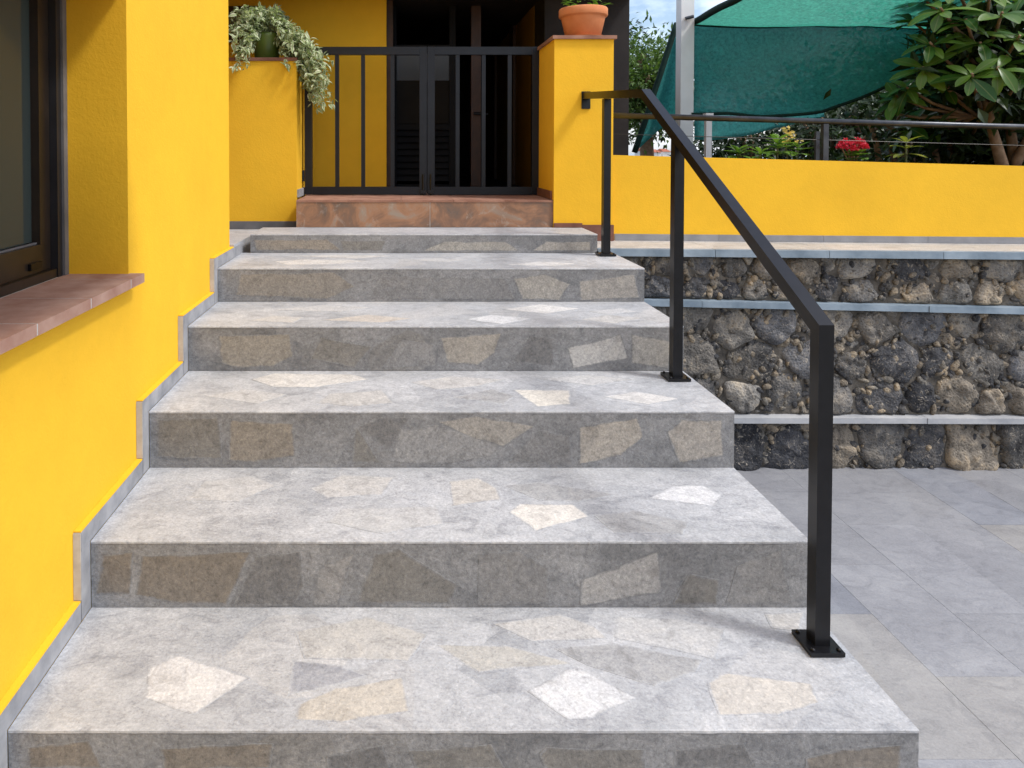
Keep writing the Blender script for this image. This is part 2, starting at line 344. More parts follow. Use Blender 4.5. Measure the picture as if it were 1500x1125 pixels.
T = {1: [([(214, 1005), (217, 978), (262, 960), (365, 993), (283, 1047), (212, 1022)], Wp), ([(431, 1055), (437, 1032), (490, 1008), (590, 992), (601, 1042), (500, 1058)], Tn),
         ([(430, 968), (500, 975), (537, 990), (490, 1004), (422, 1018)], Bl), ([(772, 1013), (833, 979), (850, 979), (933, 1023), (866, 1053), (833, 1055)], WW),
         ([(1035, 1000), (1060, 985), (1190, 1002), (1201, 1030), (1140, 1048), (1053, 1048)], (.475, .455, .428)), ([(722, 914), (820, 900), (870, 917), (890, 935), (780, 940)], Wm),
         ([(903, 903), (1000, 908), (1062, 922), (1048, 966), (900, 935)], Lg), ([(432, 925), (540, 903), (625, 930), (600, 968), (445, 965)], (.425, .42, .412)),
         ([(812, 950), (900, 942), (1030, 968), (1020, 985), (960, 1005), (860, 975)], Gy), ([(1120, 900), (1178, 897), (1170, 925), (1130, 920)], Wm), ([(640, 945), (740, 945), (838, 972), (700, 985)], (.40, .395, .38))],
     2: [([(455, 716), (500, 695), (578, 699), (560, 725), (480, 729)], Wm), ([(745, 750), (760, 738), (840, 739), (863, 757), (785, 778)], (.60, .58, .55)), ([(950, 730), (985, 712), (1030, 711), (1057, 725), (1045, 742)], WW),
         ([(658, 705), (700, 700), (728, 715), (734, 732), (662, 742)], (.46, .445, .425)), ([(300, 705), (370, 697), (405, 712), (350, 735), (270, 733)], Lg), ([(870, 755), (930, 748), (1010, 765), (1000, 783), (900, 780)], Gy),
         ([(740, 712), (790, 706), (900, 725), (850, 735), (790, 733)], Gy), ([(480, 765), (500, 745), (640, 742), (650, 768), (560, 782)], Lg)],
     3: [([(368, 556), (400, 547), (520, 549), (540, 556), (460, 568), (400, 567)], (.56, .55, .535)), ([(465, 590), (482, 577), (560, 572), (577, 590), (520, 596)], Wm), ([(752, 571), (835, 572), (836, 592), (787, 596)], (.57, .55, .51)),
         ([(884, 581), (930, 573), (995, 584), (950, 593)], (.54, .535, .53)), ([(600, 560), (660, 551), (740, 556), (700, 566), (640, 571)], Wm), ([(665, 582), (720, 570), (755, 580), (740, 592)], Gy), ([(300, 580), (360, 570), (420, 578), (380, 592)], Lg), ([(790, 555), (860, 549), (930, 556), (870, 565)], Lg)],
     4: [([(683, 468), (720, 461), (780, 467), (735, 475)], WW), ([(735, 453), (790, 446), (850, 452), (800, 460)], (.58, .575, .57)), ([(365, 470), (400, 462), (445, 465), (430, 473)], Wm), ([(470, 469), (540, 461), (605, 467), (560, 473)], (.47, .44, .41)),
         ([(400, 454), (470, 447), (550, 450), (500, 457)], Lg), ([(850, 468), (890, 461), (945, 466), (900, 474)], Wm), ([(860, 456), (910, 451), (935, 457), (890, 461)], Lg)],
     5: [([(402, 383), (450, 380), (540, 382), (500, 387), (420, 388)], (.54, .535, .53)), ([(425, 375), (500, 373), (580, 375), (520, 379)], (.50, .495, .49)), ([(740, 388), (790, 383), (845, 386), (810, 390)], (.55, .55, .55)), ([(600, 381), (640, 378), (690, 381), (650, 384)], Lg)]}
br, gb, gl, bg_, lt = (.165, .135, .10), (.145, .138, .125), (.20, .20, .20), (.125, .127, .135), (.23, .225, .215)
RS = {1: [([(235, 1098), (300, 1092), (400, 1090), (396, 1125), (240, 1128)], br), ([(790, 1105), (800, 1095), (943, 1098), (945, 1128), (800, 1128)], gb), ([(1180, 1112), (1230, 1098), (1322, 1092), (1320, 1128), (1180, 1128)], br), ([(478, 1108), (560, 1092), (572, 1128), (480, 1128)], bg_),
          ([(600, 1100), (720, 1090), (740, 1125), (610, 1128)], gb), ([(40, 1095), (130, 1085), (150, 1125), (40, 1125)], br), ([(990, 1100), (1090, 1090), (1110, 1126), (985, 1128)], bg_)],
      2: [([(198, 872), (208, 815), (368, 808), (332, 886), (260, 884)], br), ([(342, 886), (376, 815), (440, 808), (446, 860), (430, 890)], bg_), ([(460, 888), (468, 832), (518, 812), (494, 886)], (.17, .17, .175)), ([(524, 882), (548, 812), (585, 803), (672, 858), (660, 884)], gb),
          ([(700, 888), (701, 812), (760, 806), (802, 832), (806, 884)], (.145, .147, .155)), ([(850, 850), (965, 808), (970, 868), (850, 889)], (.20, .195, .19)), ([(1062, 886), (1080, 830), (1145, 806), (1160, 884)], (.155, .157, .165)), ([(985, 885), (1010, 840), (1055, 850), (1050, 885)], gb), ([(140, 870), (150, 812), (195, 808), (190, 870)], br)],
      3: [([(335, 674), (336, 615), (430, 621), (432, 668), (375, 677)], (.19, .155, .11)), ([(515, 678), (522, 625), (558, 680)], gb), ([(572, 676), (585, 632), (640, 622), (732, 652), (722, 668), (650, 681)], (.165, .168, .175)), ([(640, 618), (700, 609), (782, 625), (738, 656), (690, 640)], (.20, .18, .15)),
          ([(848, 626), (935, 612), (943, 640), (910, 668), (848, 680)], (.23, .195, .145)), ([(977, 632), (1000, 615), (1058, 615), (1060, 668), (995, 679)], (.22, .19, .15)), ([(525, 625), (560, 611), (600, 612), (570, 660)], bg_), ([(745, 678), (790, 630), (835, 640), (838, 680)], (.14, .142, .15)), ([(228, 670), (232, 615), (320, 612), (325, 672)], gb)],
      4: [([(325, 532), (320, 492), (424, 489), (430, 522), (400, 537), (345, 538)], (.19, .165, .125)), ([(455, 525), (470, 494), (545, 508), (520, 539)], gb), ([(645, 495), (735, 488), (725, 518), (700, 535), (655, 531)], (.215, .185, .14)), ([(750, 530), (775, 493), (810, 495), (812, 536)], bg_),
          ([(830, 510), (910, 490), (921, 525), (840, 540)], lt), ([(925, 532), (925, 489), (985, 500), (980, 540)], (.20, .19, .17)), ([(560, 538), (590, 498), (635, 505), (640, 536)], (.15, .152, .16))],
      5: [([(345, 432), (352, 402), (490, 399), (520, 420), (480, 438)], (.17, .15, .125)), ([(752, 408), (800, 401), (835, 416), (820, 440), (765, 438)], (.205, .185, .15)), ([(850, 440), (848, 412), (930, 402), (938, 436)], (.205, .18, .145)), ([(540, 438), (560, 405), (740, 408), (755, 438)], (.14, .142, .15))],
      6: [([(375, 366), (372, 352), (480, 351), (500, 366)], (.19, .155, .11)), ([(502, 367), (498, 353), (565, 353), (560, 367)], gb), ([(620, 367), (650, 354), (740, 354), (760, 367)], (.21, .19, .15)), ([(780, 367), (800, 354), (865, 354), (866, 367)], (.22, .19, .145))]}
for i, L in T.items():
    for pts, c in L: inlay(i, pts, c)
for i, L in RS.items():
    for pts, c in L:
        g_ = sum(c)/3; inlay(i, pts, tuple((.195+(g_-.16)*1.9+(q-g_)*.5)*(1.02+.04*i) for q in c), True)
# stepped slate skirting along the yellow house wall
SKH = .052
ends = {i: FR[i] for i in range(1, 7)}
for i in range(0, 6):
    z = .288 if i == 0 else Z[i]; f0 = 1.03 if i == 0 else FR[i]; f1 = FR[i+1]
    zn = Z[i+1]
    y0, y1 = f0-SKH, f1-(SKH+.004 if i < 5 else .001)
    mk('skirting', box(XW+.0005, XL-.001, y0+.001, y1-.0005, z+.001, z+SKH), SKIRT, stair, bevel=.001)
    mk('plaster_bead', box(XW+.0005, XL-.002, y0+.001, y1-.0005, z+SKH+.0003, z+SKH+.004), YEL, stair, bevel=.001)
    if i < 5:
        mk('skirting', box(XW+.0005, XL-.001, f1-SKH, f1-.0005, z+.001, zn+.0005), SKIRT, stair, bevel=.001)
        mk('skirting_end', box(XW+.001, XL-.0015, f1-SKH-.0035, f1-SKH-.0005, z+SKH+.005, zn+SKH-.001), SKEND, stair)
# stair flank (seen only from the side)
# ------------------------------------------------------------------ landing, terrace, retaining wall
ld = mk('landing', box(-2.6, XL-.0015, 3.412, 4.098, .9, ZLAND), TREAD); tag(ld, kind='structure')
YS = 3.60
terrace = root('terrace', (3, 3.8, 1), kind='structure')
zt = lambda x: ZT - .0085*(x-1.1)
x = 1.024; wds = [.62, .60, .60, .60, .60, .60, .60, .60]
for wd in wds:
    a, b_ = x, min(x+wd, 6)
    mk('slab', tbox(a+.001, b_-.001, 3.606, 3.915, lambda q: zt(q)-.03, zt), TERR, terrace, bevel=.0015)
    mk('slab_edge', tbox(a+.0015, b_-.0015, 3.578, 3.605, lambda q: zt(q)-.040, lambda q: zt(q)-.0015), SLATE, terrace, bevel=.002)
    x += wd
rw = root('retaining_wall', (3, 3.65, 0), 'dark volcanic rubble retaining wall with thin slate courses below the terrace', 'stone wall')
mk('core', tbox(1.09, 6, 3.643, 3.90, lambda q: -.03, lambda q: zt(q)-.041), MORT, rw)
c2t, c2b = zline(950, 440, 1500, 452, YS-.02), zline(950, 449, 1500, 461, YS-.02)
c3t, c3b = zline(1075, 613, 1500, 614, YS-.02), zline(1075, 621, 1500, 622, YS-.02)
for ct, cb, mt in ((c2t, c2b, SLATE), (c3t, c3b, SLATEP)):
    x = 1.11
    for wd in (.47, .62, .58, .66, .6, .7, .6):
        mk('slate_course', tbox(x+.0008, min(x+wd, 5.7)-.0008, 3.588+random.uniform(-.003, .003), 3.67, cb, ct), mt, rw, bevel=.002); x += wd
def clip(poly, n, d):                 # keep n.p <= d
    out = []
    for a, b in zip(poly, poly[1:]+poly[:1]):
        da, db = n[0]*a[0]+n[1]*a[1]-d, n[0]*b[0]+n[1]*b[1]-d
        if da <= 0: out.append(a)
        if da*db < 0: s = da/(da-db); out.append((a[0]+(b[0]-a[0])*s, a[1]+(b[1]-a[1])*s))
    return out
def stone(poly, y0, proud, seed, ew=9, eh=9):
    cx = sum(p[0] for p in poly)/len(poly); cz = sum(p[1] for p in poly)/len(poly); n = 28
    def rad(a):
        d = (math.cos(a), math.sin(a)); best = 9
        for p, q in zip(poly, poly[1:]+poly[:1]):
            ex, ez = q[0]-p[0], q[1]-p[1]; den = d[0]*ez-d[1]*ex
            if abs(den) < 1e-9: continue
            t = ((p[0]-cx)*ez-(p[1]-cz)*ex)/den
            if t > 1e-6: best = min(best, t)
        return best
    rs = [rad(2*math.pi*i/n) for i in range(n)]
    rs = [min(rs[i], 1/((abs(math.cos(2*math.pi*i/n))/ew)**4.0+(abs(math.sin(2*math.pi*i/n))/eh)**4.0)**(1/4.0)) for i in range(n)]
    for _ in range(1): rs = [min(rs[i], .3*rs[i-1]+.4*rs[i]+.3*rs[(i+1) % n]) for i in range(n)]
    bm = bmesh.new(); rings = []; sv = Vector((seed*3.1, seed*1.7, seed*.9))
    tx, tz = noise.noise(sv)*.5, noise.noise(sv+Vector((9, 2, 4)))*.5          # the face leans a little
    def face(X, Zz):
        f = noise.noise(Vector((X*7, Zz*7, 0))+sv)*.5+.45*noise.noise(Vector((X*21, Zz*21, 1))+sv)+.28*noise.noise(Vector((X*55, Zz*55, 2))+sv)
        vd = noise.voronoi(Vector((X*11, Zz*11, 0))+sv)[0]; f += (vd[1]-vd[0])*.8-.3
        return f*proud*.58+(X-cx)*tx*.5+(Zz-cz)*tz*.5
    for s, h in [(1.0, -.03), (1.0, .05), (.965, .55), (.88, .82), (.70, .95), (.48, 1.0), (.24, 1.0)]:
        ring = []
        for i in range(n):
            a = 2*math.pi*i/n; rr = rs[i]*s*(1+.07*noise.noise(Vector((math.cos(a)*2.2, math.sin(a)*2.2, 0))+sv)+.04*noise.noise(Vector((math.cos(a)*6, math.sin(a)*6, 3))+sv))
            X, Zz = cx+math.cos(a)*rr, cz+math.sin(a)*rr
            ring.append(bm.verts.new((X, y0+.03 if h < 0 else y0-proud*h-face(X, Zz)*min(1, h*1.5), Zz)))
        rings.append(ring)
    for A, B in zip(rings, rings[1:]):
        for i in range(n): bm.faces.new((A[i], A[(i+1) % n], B[(i+1) % n], B[i]))
    c = bm.verts.new((cx, y0-proud-face(cx, cz), cz))
    for i in range(n): bm.faces.new((rings[-1][i], rings[-1][(i+1) % n], c))
    return bm
SC = [(.085, .085, .09), (.115, .111, .107), (.155, .147, .138), (.20, .184, .163), (.23, .198, .158), (.055, .056, .062), (.135, .136, .143), (.21, .197, .178)]
rs_ = random.Random(21); peb = []
def band(zb, zt_, rows, wmin, wmax, x0=1.10, x1=4.4, palette=SC):
    seeds = []
    for r in range(rows):
        x = x0 + rs_.uniform(-.1, .05)
        while x < x1:
            wd = rs_.uniform(wmin, wmax); t = (r+.5+rs_.uniform(-.22, .22))/rows; H = (zt_(x)-zb(x))/rows
            seeds.append((x+wd/2, zb(x)+(zt_(x)-zb(x))*t, min(wd, H*1.3)/2, wd*.72, H*.74))
            if rs_.random() < .75: seeds.append((x+wd+rs_.uniform(-.01, .01), zb(x)+(zt_(x)-zb(x))*min(max((r+rs_.choice((.02, .98))+rs_.uniform(-.12, .12))/rows, .04), .96), rs_.uniform(.018, .045), .06, .05))
            x += wd
    for i, s in enumerate(seeds):
        lo, hi = zb(s[0])+.002, zt_(s[0])-.002
        poly = [(s[0]-.3, lo), (s[0]+.3, lo), (s[0]+.3, hi), (s[0]-.3, hi)]
        poly = clip(poly, (-1, 0), -x0)
        for j, q in enumerate(seeds):
            if j == i or abs(q[0]-s[0]) > .6: continue
            d = (q[0]-s[0], q[1]-s[1]); L = math.hypot(*d)
            if L < 1e-5: continue
            d = (d[0]/L, d[1]/L); m = (L*L+s[2]**2-q[2]**2)/(2*L)
            poly = clip(poly, d, d[0]*s[0]+d[1]*s[1]+m-rs_.uniform(.001, .005))
            if len(poly) < 3: break
        if len(poly) < 3: continue
        A = abs(sum(p[0]*q[1]-q[0]*p[1] for p, q in zip(poly, poly[1:]+poly[:1])))/2
        if A < .0006: continue
        small = s[2] < .046
        bm = stone(poly, 3.664, rs_.uniform(.018, .035) if small else rs_.uniform(.036, .055), i+rows*50, s[3], s[4])
        o = mk('stone', bm, None, rw, smooth=True); o.data.materials.append(BASALT)
        c = rs_.choice(palette) if not small else rs_.choice(SC[2:5]+SC[7:]); kf = rs_.uniform(.8, 1.2); o.color = (c[0]*kf, c[1]*kf, c[2]*kf, 1)
        for p in poly: peb.append((p, A))
band(c2t, lambda x: zt(x)-.042, 2, .11, .31)
band(c3t, c2b, 3, .14, .36)
band(lambda x: -.03, c3b, 1, .20, .31, palette=[SC[0], SC[5], SC[4], SC[1], (.18, .155, .12), (.22, .185, .14)])
# little packing pebbles at the joints, too many to tell apart
ib = bmesh.new(); bmesh.ops.create_icosphere(ib, subdivisions=2, radius=1)
IV = [v.co.copy() for v in ib.verts]; IF = [[v.index for v in f.verts] for f in ib.faces]; ib.free()
for shade, cnt in (((.24, .20, .15), 950), ((.06, .06, .063), 1000), ((.15, .138, .12), 800)):
    pv, pf = [], []
    for _ in range(cnt):
        r = rs_.uniform(.007, .022); c = Vector((rs_.uniform(1.13, 4.4), 3.648-rs_.uniform(0, .016), rs_.uniform(-.02, 1.12)))
        if abs(c.z-c2t(c.x)+.017) < .036 or abs(c.z-c3t(c.x)+.015) < .036 or c.z > zt(c.x)-.062: continue
        Mx = Matrix.Rotation(rs_.uniform(0, 3), 3, 'Y') @ Matrix.Diagonal((r*rs_.uniform(.8, 1.9), r*.8, r*rs_.uniform(.6, 1.1))); b_ = len(pv)
        for q in IV: d = Mx @ q; pv.append(c+d*(1+.5*noise.noise((c+d)*45)))
        pf += [[b_+i for i in f] for f in IF]
    me = bpy.data.meshes.new('pebbles'); me.from_pydata(pv, [], pf)
    for p in me.polygons: p.use_smooth = True
    pb = link('pebbles', me, rw, BASALT); pb.color = (*shade, 1); tag(pb, kind='stuff')
# ------------------------------------------------------------------ garden wall on the terrace
gw = root('garden_wall', (3, 3.95, 1.2), 'low yellow plastered garden wall running along the terrace', 'garden wall')
gt = zline(897, 227, 1500, 243, 3.90)
mk('wall', tbox(1.20, 6, 3.92, 4.08, lambda q: zt(q)-.05, gt), YEL, gw, bevel=.004, seg=2)
x = 1.215
for wd in (.6,)*8:
    mk('skirting', tbox(x+.0008, min(x+wd, 6)-.0008, 3.909, 3.9195, lambda q: zt(q)+.001, lambda q: zt(q)+.038), GSKIRT, gw, bevel=.0008); x += wd
soil = mk('garden_soil', tbox(1.3, 14, 4.085, 12, lambda q: .6, lambda q: 1.52), SOIL); tag(soil, kind='structure')
# ------------------------------------------------------------------ gate pillar, planter, threshold
gp = root('gate_pillar', (1.03, 4.09, ZT), 'square yellow pillar right of the gate with terracotta capping and skirting', 'pillar')
pt = P(850, 57, 3.88).z
PX0, PX1 = .861, P(899, 200, 3.88).x
mk('shaft', box(PX0, PX1, 3.89, 4.48, 1.0, pt), YEL, gp, bevel=.004, seg=2)
for a, b_ in ((3.874, 4.10), (4.102, 4.49)):
    mk('cap_tile', box(PX0-.012, PX1+.014, a, b_, pt+.0005, pt+.020), TERRA, gp, bevel=.004, seg=2)
mk('skirting', box(1.024, PX1+.004, 3.879, 3.8895, zt(1.1)+.001, ZT+.092), CAPM, gp, bevel=.001)
mk('skirting', box(PX0+.001, 1.0225, 3.879, 3.8895, Z[6]+.002, Z[6]+.026), CAPM, gp, bevel=.001)
mk('skirting', box(PX0-.0115, PX0-.0005, 3.93, 4.47, ZF+.001, ZF+.05), CAPM, gp, bevel=.001)
pl = root('planter_wall', (-1.1, 4.3, ZLAND), 'yellow plastered planter wall left of the gate with dark clay capping', 'planter wall')
qt = P(380, 89, 4.1).z; QX = P(434, 200, 4.1).x
mk('wall', box(-2.4, QX, 4.11, 4.50, 1.0, qt), YEL, pl, bevel=.006, seg=2)
mk('cap_tile', box(-2.4, QX+.006, 4.10, 4.51, qt+.0005, qt+.020), CAPM, pl, bevel=.004, seg=2)
mk('skirting', box(-2.4, QX-.002, 4.099, 4.1095, ZLAND+.001, ZLAND+.048), DSKIRT, pl, bevel=.001)
mk('skirting', box(QX+.0005, QX+.012, 4.12, 4.48, ZF+.001, ZF+.048), SKIRT, pl, bevel=.001)
th = root('threshold_step', (.1, 4.2, Z[6]), 'rust brown slate tiled step under the black gate', 'step')
tx0, tx1, tj = P(434, 300, 3.9).x, .8605, P(630, 300, 3.9).x
mk('joint', box(tj-.0019, tj+.0019, 3.902, 3.911, Z[6]+.002, ZF-.013), GROUT, th)
mk('core', box(tx0+.004, tx1-.004, 3.912, 4.9, 1.0, ZF-.0125), CEM, th)
for a, b_ in ((tx0, tj-.002), (tj+.002, tx1)):
    mk('riser_tile', box(a, b_, 3.900, 3.911, Z[6]+.0015, ZF-.0125), RUST, th, bevel=.0008)
xs = [tx0, -.31, -.01, .29, .59, tx1]
for a, b_ in zip(xs, xs[1:]):
    for ya, yb in ((3.896, 4.18), (4.18, 4.48), (4.48, 4.78)):
        mk('floor_tile', box(a+.001, b_-.001, ya+.001, yb-.001, ZF-.012, ZF), TERRA, th, bevel=.0012)
# ------------------------------------------------------------------ gate leaves
YG = 4.34
def gate(x0, x1, bars, label, hinge_left):
    g = root('gate_leaf', ((x0+x1)/2, YG, ZF), label, 'gate', 'pair of gate leaves')
    zt_, zb = P(600, 69, YG).z, P(600, 285, YG).z; s = .046
    mk('stile', box(x0, x0+s, YG-.02, YG+.02, (ZF+.006 if hinge_left else zb), zt_), GATEM, g, bevel=.002)
    mk('stile', box(x1-s, x1, YG-.02, YG+.02, (zb if hinge_left else ZF+.006), zt_), GATEM, g, bevel=.002)
    mk('rail', box(x0+s+.0005, x1-s-.0005, YG-.0195, YG+.0195, zt_-.05, zt_-.0005), GATEM, g, bevel=.002)
    mk('rail', box(x0+s+.0005, x1-s-.0005, YG-.0195, YG+.0195, zb+.0005, zb+.05), GATEM, g, bevel=.002)
    for px in bars:
        c = P(px, 200, YG).x; mk('bar', box(c-.0125, c+.0125, YG-.0125, YG+.0125, zb+.0505, zt_-.0505), GATEM, g, bevel=.0015)
    hx = x0-.012 if hinge_left else x1+.012
    for hz in (zb+.12, zt_-.14): mk('hinge', tube([(hx, YG-.012, hz-.035), (hx, YG-.012, hz+.035)], .010, 10), GATEM, g, smooth=False)
    bx = x1-.022 if hinge_left else x0+.022
    b = mk('drop_bolt', tube([(bx, YG-.03, ZF+.002), (bx, YG-.03, zb+.13)], .007, 8), BLACK, g)
    mk('bolt_guide', box(bx-.018, bx+.018, YG-.042, YG-.0205, zb+.010, zb+.030), BLACK, g, bevel=.002)
    return g
gx0, gm, gx1 = P(447, 200, YG).x, P(625.5, 200, YG).x, P(790, 200, YG).x
gate(gx0, gm-.002, (494, 532, 575), 'left leaf of the black steel bar gate, beside the planter', True)
gate(gm+.002, gx1-.004, (670, 708, 746), 'right leaf of the black steel bar gate, beside the pillar', False)
# ------------------------------------------------------------------ house: side wall with window, porch
house = root('house', (-1.2, 2, 0), 'yellow plastered house with a dark window and a shaded entrance porch', 'house')
WY0, WY1, WZ0, WZ1 = 1.36, 2.150, P(178, 404, 2.15).z-.028, 2.22
bm = box(-2.6, XW, WY1, 3.408, -.03, 4.3)
mk('wall', bm, YEL, house)
mk('wall', box(-1.40, XW, -2.2, WY1, -.03, WZ0-.001), YEL, house)
mk('wall', box(-1.40, XW, -2.2, WY0, WZ0, WZ1), YEL, house)
mk('wall', box(-1.40, XW, -2.2, WY1, WZ1+.001, 4.3), YEL, house)
mk('reveal_shade_slab', box(XW+.0005, -.16, 1.05, 1.92, 2.27, 2.35), YEL, house, bevel=.004)  # added slab out of view, there only to shade the window reveal
sill = mk('window_sill', box(-1.30, XW+.0452, WY0, WY1-.004, WZ0+.0068, WZ0+.0332), GROUT, house, bevel=.006, seg=3)
yy = WY1+.012
first = True
ws_ = [.105, .265, .265, .265, .265, .265, .265, .265]
for wd in ws_:
    a = max(yy-wd, WY0)
    mk('sill_tile', box(-1.06, XW+.046, a+.003, (yy-.003 if not first else yy), WZ0+.006, WZ0+.034), SILLT, sill, bevel=.006, seg=3)
    yy = a; first = False
    if a <= WY0: break
# window: outer frame, sash, glass
fx0, fx1 = -1.15, -1.062; zs = WZ0+.015
wn = mk('window', box(fx0, fx1, WY1-.052, WY1-.0015, zs, WZ1), FRAME, house, bevel=.003)
mk('frame_strip', box(fx1-.004, fx1+.008, WY1-.026, WY1-.002, zs+.003, WZ1), SILVER, wn)
mk('frame_rail', box(fx0, fx1-.004, WY0, WY1-.0525, zs, zs+.045), BROWN, wn, bevel=.002)
sx0, sx1 = -1.135, -1.085
mk('sash_stile', box(sx0, sx1, WY1-.112, WY1-.0535, zs+.046, WZ1), BROWN, wn, bevel=.003)
mk('sash_rail', box(sx0, sx1+.002, WY0, WY1-.1125, zs+.046, zs+.128), BROWN, wn, bevel=.003)
mk('gasket', box(sx1-.018, sx1-.010, WY0, WY1-.1125, zs+.1285, zs+.134), SILVER, wn)
mk('glass', box(-1.118, -1.110, WY0, WY1-.1125, zs+.1345, WZ1), GLASS, wn)
mk('latch', box(sx1+.0025, sx1+.012, WY1-.185, WY1-.125, zs+.060, zs+.080), BLACK, wn, bevel=.003)
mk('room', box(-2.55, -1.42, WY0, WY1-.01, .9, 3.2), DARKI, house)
# porch walls
pbx = P(566, 150, 4.75).x
mk('porch_wall', box(-2.6, pbx, 4.75, 4.95, 1.0, 2.759), YEL, house)
mk('porch_wall', box(-2.6, -2.41, 3.41, 4.749, 1.0, 2.759), YEL, house)
mk('hall_wall', box(.95, 1.2, 4.96, 8.0, 1.0, 2.759), simple('shaded_yellow_wall', (.13, .075, .012), (.18, .10, .015), 3, .8, .2), house)  # yellow plaster with the hall's shade mixed into its colour
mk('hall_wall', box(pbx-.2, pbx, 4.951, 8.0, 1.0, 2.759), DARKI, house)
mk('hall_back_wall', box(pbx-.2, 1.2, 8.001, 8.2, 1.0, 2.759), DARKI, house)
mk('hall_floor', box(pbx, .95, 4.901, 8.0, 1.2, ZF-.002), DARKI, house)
mk('porch_floor', box(-2.4, tx0, 4.515, 4.749, 1.2, ZF-.001), TERRA, house)
mk('porch_roof', box(-2.6, 1.55, 4.16, 8.2, 2.76, 2.95), COLM, house)
mk('dark_column', box(.952, P(920, 100, 4.62).x, 4.60, 4.95, 1.1, 2.759), COLM, house, bevel=.004)
# dark door leaf with louvres and a grey pane
dr = root('door', (.1, 5.0, ZF), None, None); dr.parent = house; dr.location = Vector((.1, 5.0, ZF))-house.location
dx0, dx1 = P(572, 150, 5.0).x, P(667, 150, 5.0).x
def dz(py): return P(600, py, 5.0).z
for a, b_ in ((dx0, dx0+.045), (dx1-.045, dx1)): mk('door_stile', box(a, b_, 4.98, 5.02, ZF, 2.758), DARKD, dr, bevel=.002)
for pa, pb_ in ((78, 66), (190, 182), (280, 270)): mk('door_rail', box(dx0+.0455, dx1-.0455, 4.985, 5.015, dz(pa), dz(pb_)), DARKD, dr, bevel=.002)
mk('pane', box(dx0+.0455, dx1-.0455, 4.995, 5.005, dz(118), dz(79)), simple('dim_grey_pane', (.03, .032, .034), (.045, .045, .048), 3, .3, .3), dr)
mk('pane', box(dx0+.0455, dx1-.0455, 4.996, 5.004, dz(181), dz(118.5)), DARKI, dr)
for kk in range(8):
    py = 195+kk*9.4; bm = bmesh.new(); z0 = dz(py+4.2); z1 = dz(py-4.2)
    hexa(bm, [(dx0+.046, 4.985, z0), (dx0+.046, 4.992, z0), (dx1-.046, 4.992, z0), (dx1-.046, 4.985, z0), (dx0+.046, 5.006, z1), (dx0+.046, 5.013, z1), (dx1-.046, 5.013, z1), (dx1-.046, 5.006, z1)])
    mk('slat', bm, DARKD, dr)
mk('door_jamb', box(pbx+.0005, pbx+.045, 4.80, 4.94, ZF, 2.758), WOOD, house, bevel=.002)
mk('door_jamb', box(P(690, 100, 5).x, P(704, 100, 5).x, 4.98, 5.05, ZF, 2.758), WOOD, house, bevel=.002)
mk('door_handle', tube([(P(575, 165, 4.78).x, 4.77, P(575, 178, 4.78).z), (P(575, 165, 4.78).x, 4.77, P(575, 150, 4.78).z)], .007, 8), SILVER, house)
mk('door_handle', tube([P(694, 166, 4.95), P(715, 167, 4.95)], .010, 8), BLACK, house)
for a, b_ in ((5.75, 5.95), (6.9, 7.2)): mk('hall_door_frame', box(.925, .9495, a, b_, ZF, 2.758), WOOD, house)
# porch window frame, top left
a, b_ = P(340, 5, 4.74).x, P(383, 5, 4.74).x
mk('porch_window_frame', box(-2.0, b_, 4.715, 4.7495, P(360, 62, 4.74).z, 2.7), WOOD, house, bevel=.003)
mk('porch_window_glass', box(-1.95, b_-.06, 4.712, 4.7145, P(360, 52, 4.74).z, 2.65), GLASS, house)
# ------------------------------------------------------------------ handrail
hr = root('handrail', (1.04, 2.6, .5), 'black square steel handrail on three posts along the staircase', 'handrail')
HX0, HX1 = 1.022, 1.059
pathY = [(1.685, Z[1]+.012), (1.685, P(1210, 473, 1.685).z-.012), (2.935, P(940, 134, 2.935).z-.008), (3.88, P(868, 140, 3.88).z)]
def seg(a, b, pa, pb, t=.037):
    # section of a square tube from a to b in the YZ plane, mitred towards pa / pb
    def nrm(p, q): d = Vector((q[0]-p[0], q[1]-p[1])).normalized(); return Vector((-d.y, d.x))
    n = nrm(a, b); out = []
    for p, other, first in ((a, pa, True), (b, pb, False)):
        if other is None: m = n; s = 1
        else:
            n2 = nrm(other, p) if first else nrm(p, other); m = (n+n2).normalized(); s = 1/m.dot(n)
        for q in (-1, 1): out.append((p[0]+m.x*t/2*q*s, p[1]+m.y*t/2*q*s))
    return out
def tubeseg(name, i):
    a, b = pathY[i], pathY[i+1]; o = seg(a, b, pathY[i-1] if i > 0 else None, pathY[i+2] if i+2 < len(pathY) else None)
    bm = bmesh.new(); q = [o[0], o[1], o[3], o[2]]
    hexa(bm, [(HX0, y, z) for y, z in q]+[(HX1, y, z) for y, z in q]); return mk(name, bm, BLACK, hr, bevel=.002, seg=2)
def baseplate(par, x, y, z, s=.042):
    p = mk('base_plate', box(x-s, x+s, y-s, y+s, z+.002, z+.012), BLACK, par, bevel=.002)
    for sx in (-1, 1):
        for sy in (-1, 1):
            bm = lathe([(.0055, 0), (.0055, .003), (.004, .005), (.002, .006)], (x+sx*(s-.010), y+sy*(s-.010), z+.012), 10)
            mk('bolt', bm, BLACK, p)
p0 = tubeseg('post', 0); tubeseg('rail', 1); tubeseg('rail', 2)
baseplate(p0, 1.04, 1.685, Z[1])
def railz(y):
    (ya, za), (yb, zb) = pathY[1], pathY[2]
    return za+(zb-za)*(y-ya)/(yb-ya) if y < yb else pathY[2][1]+(pathY[3][1]-pathY[2][1])*(y-yb)/(pathY[3][0]-yb)
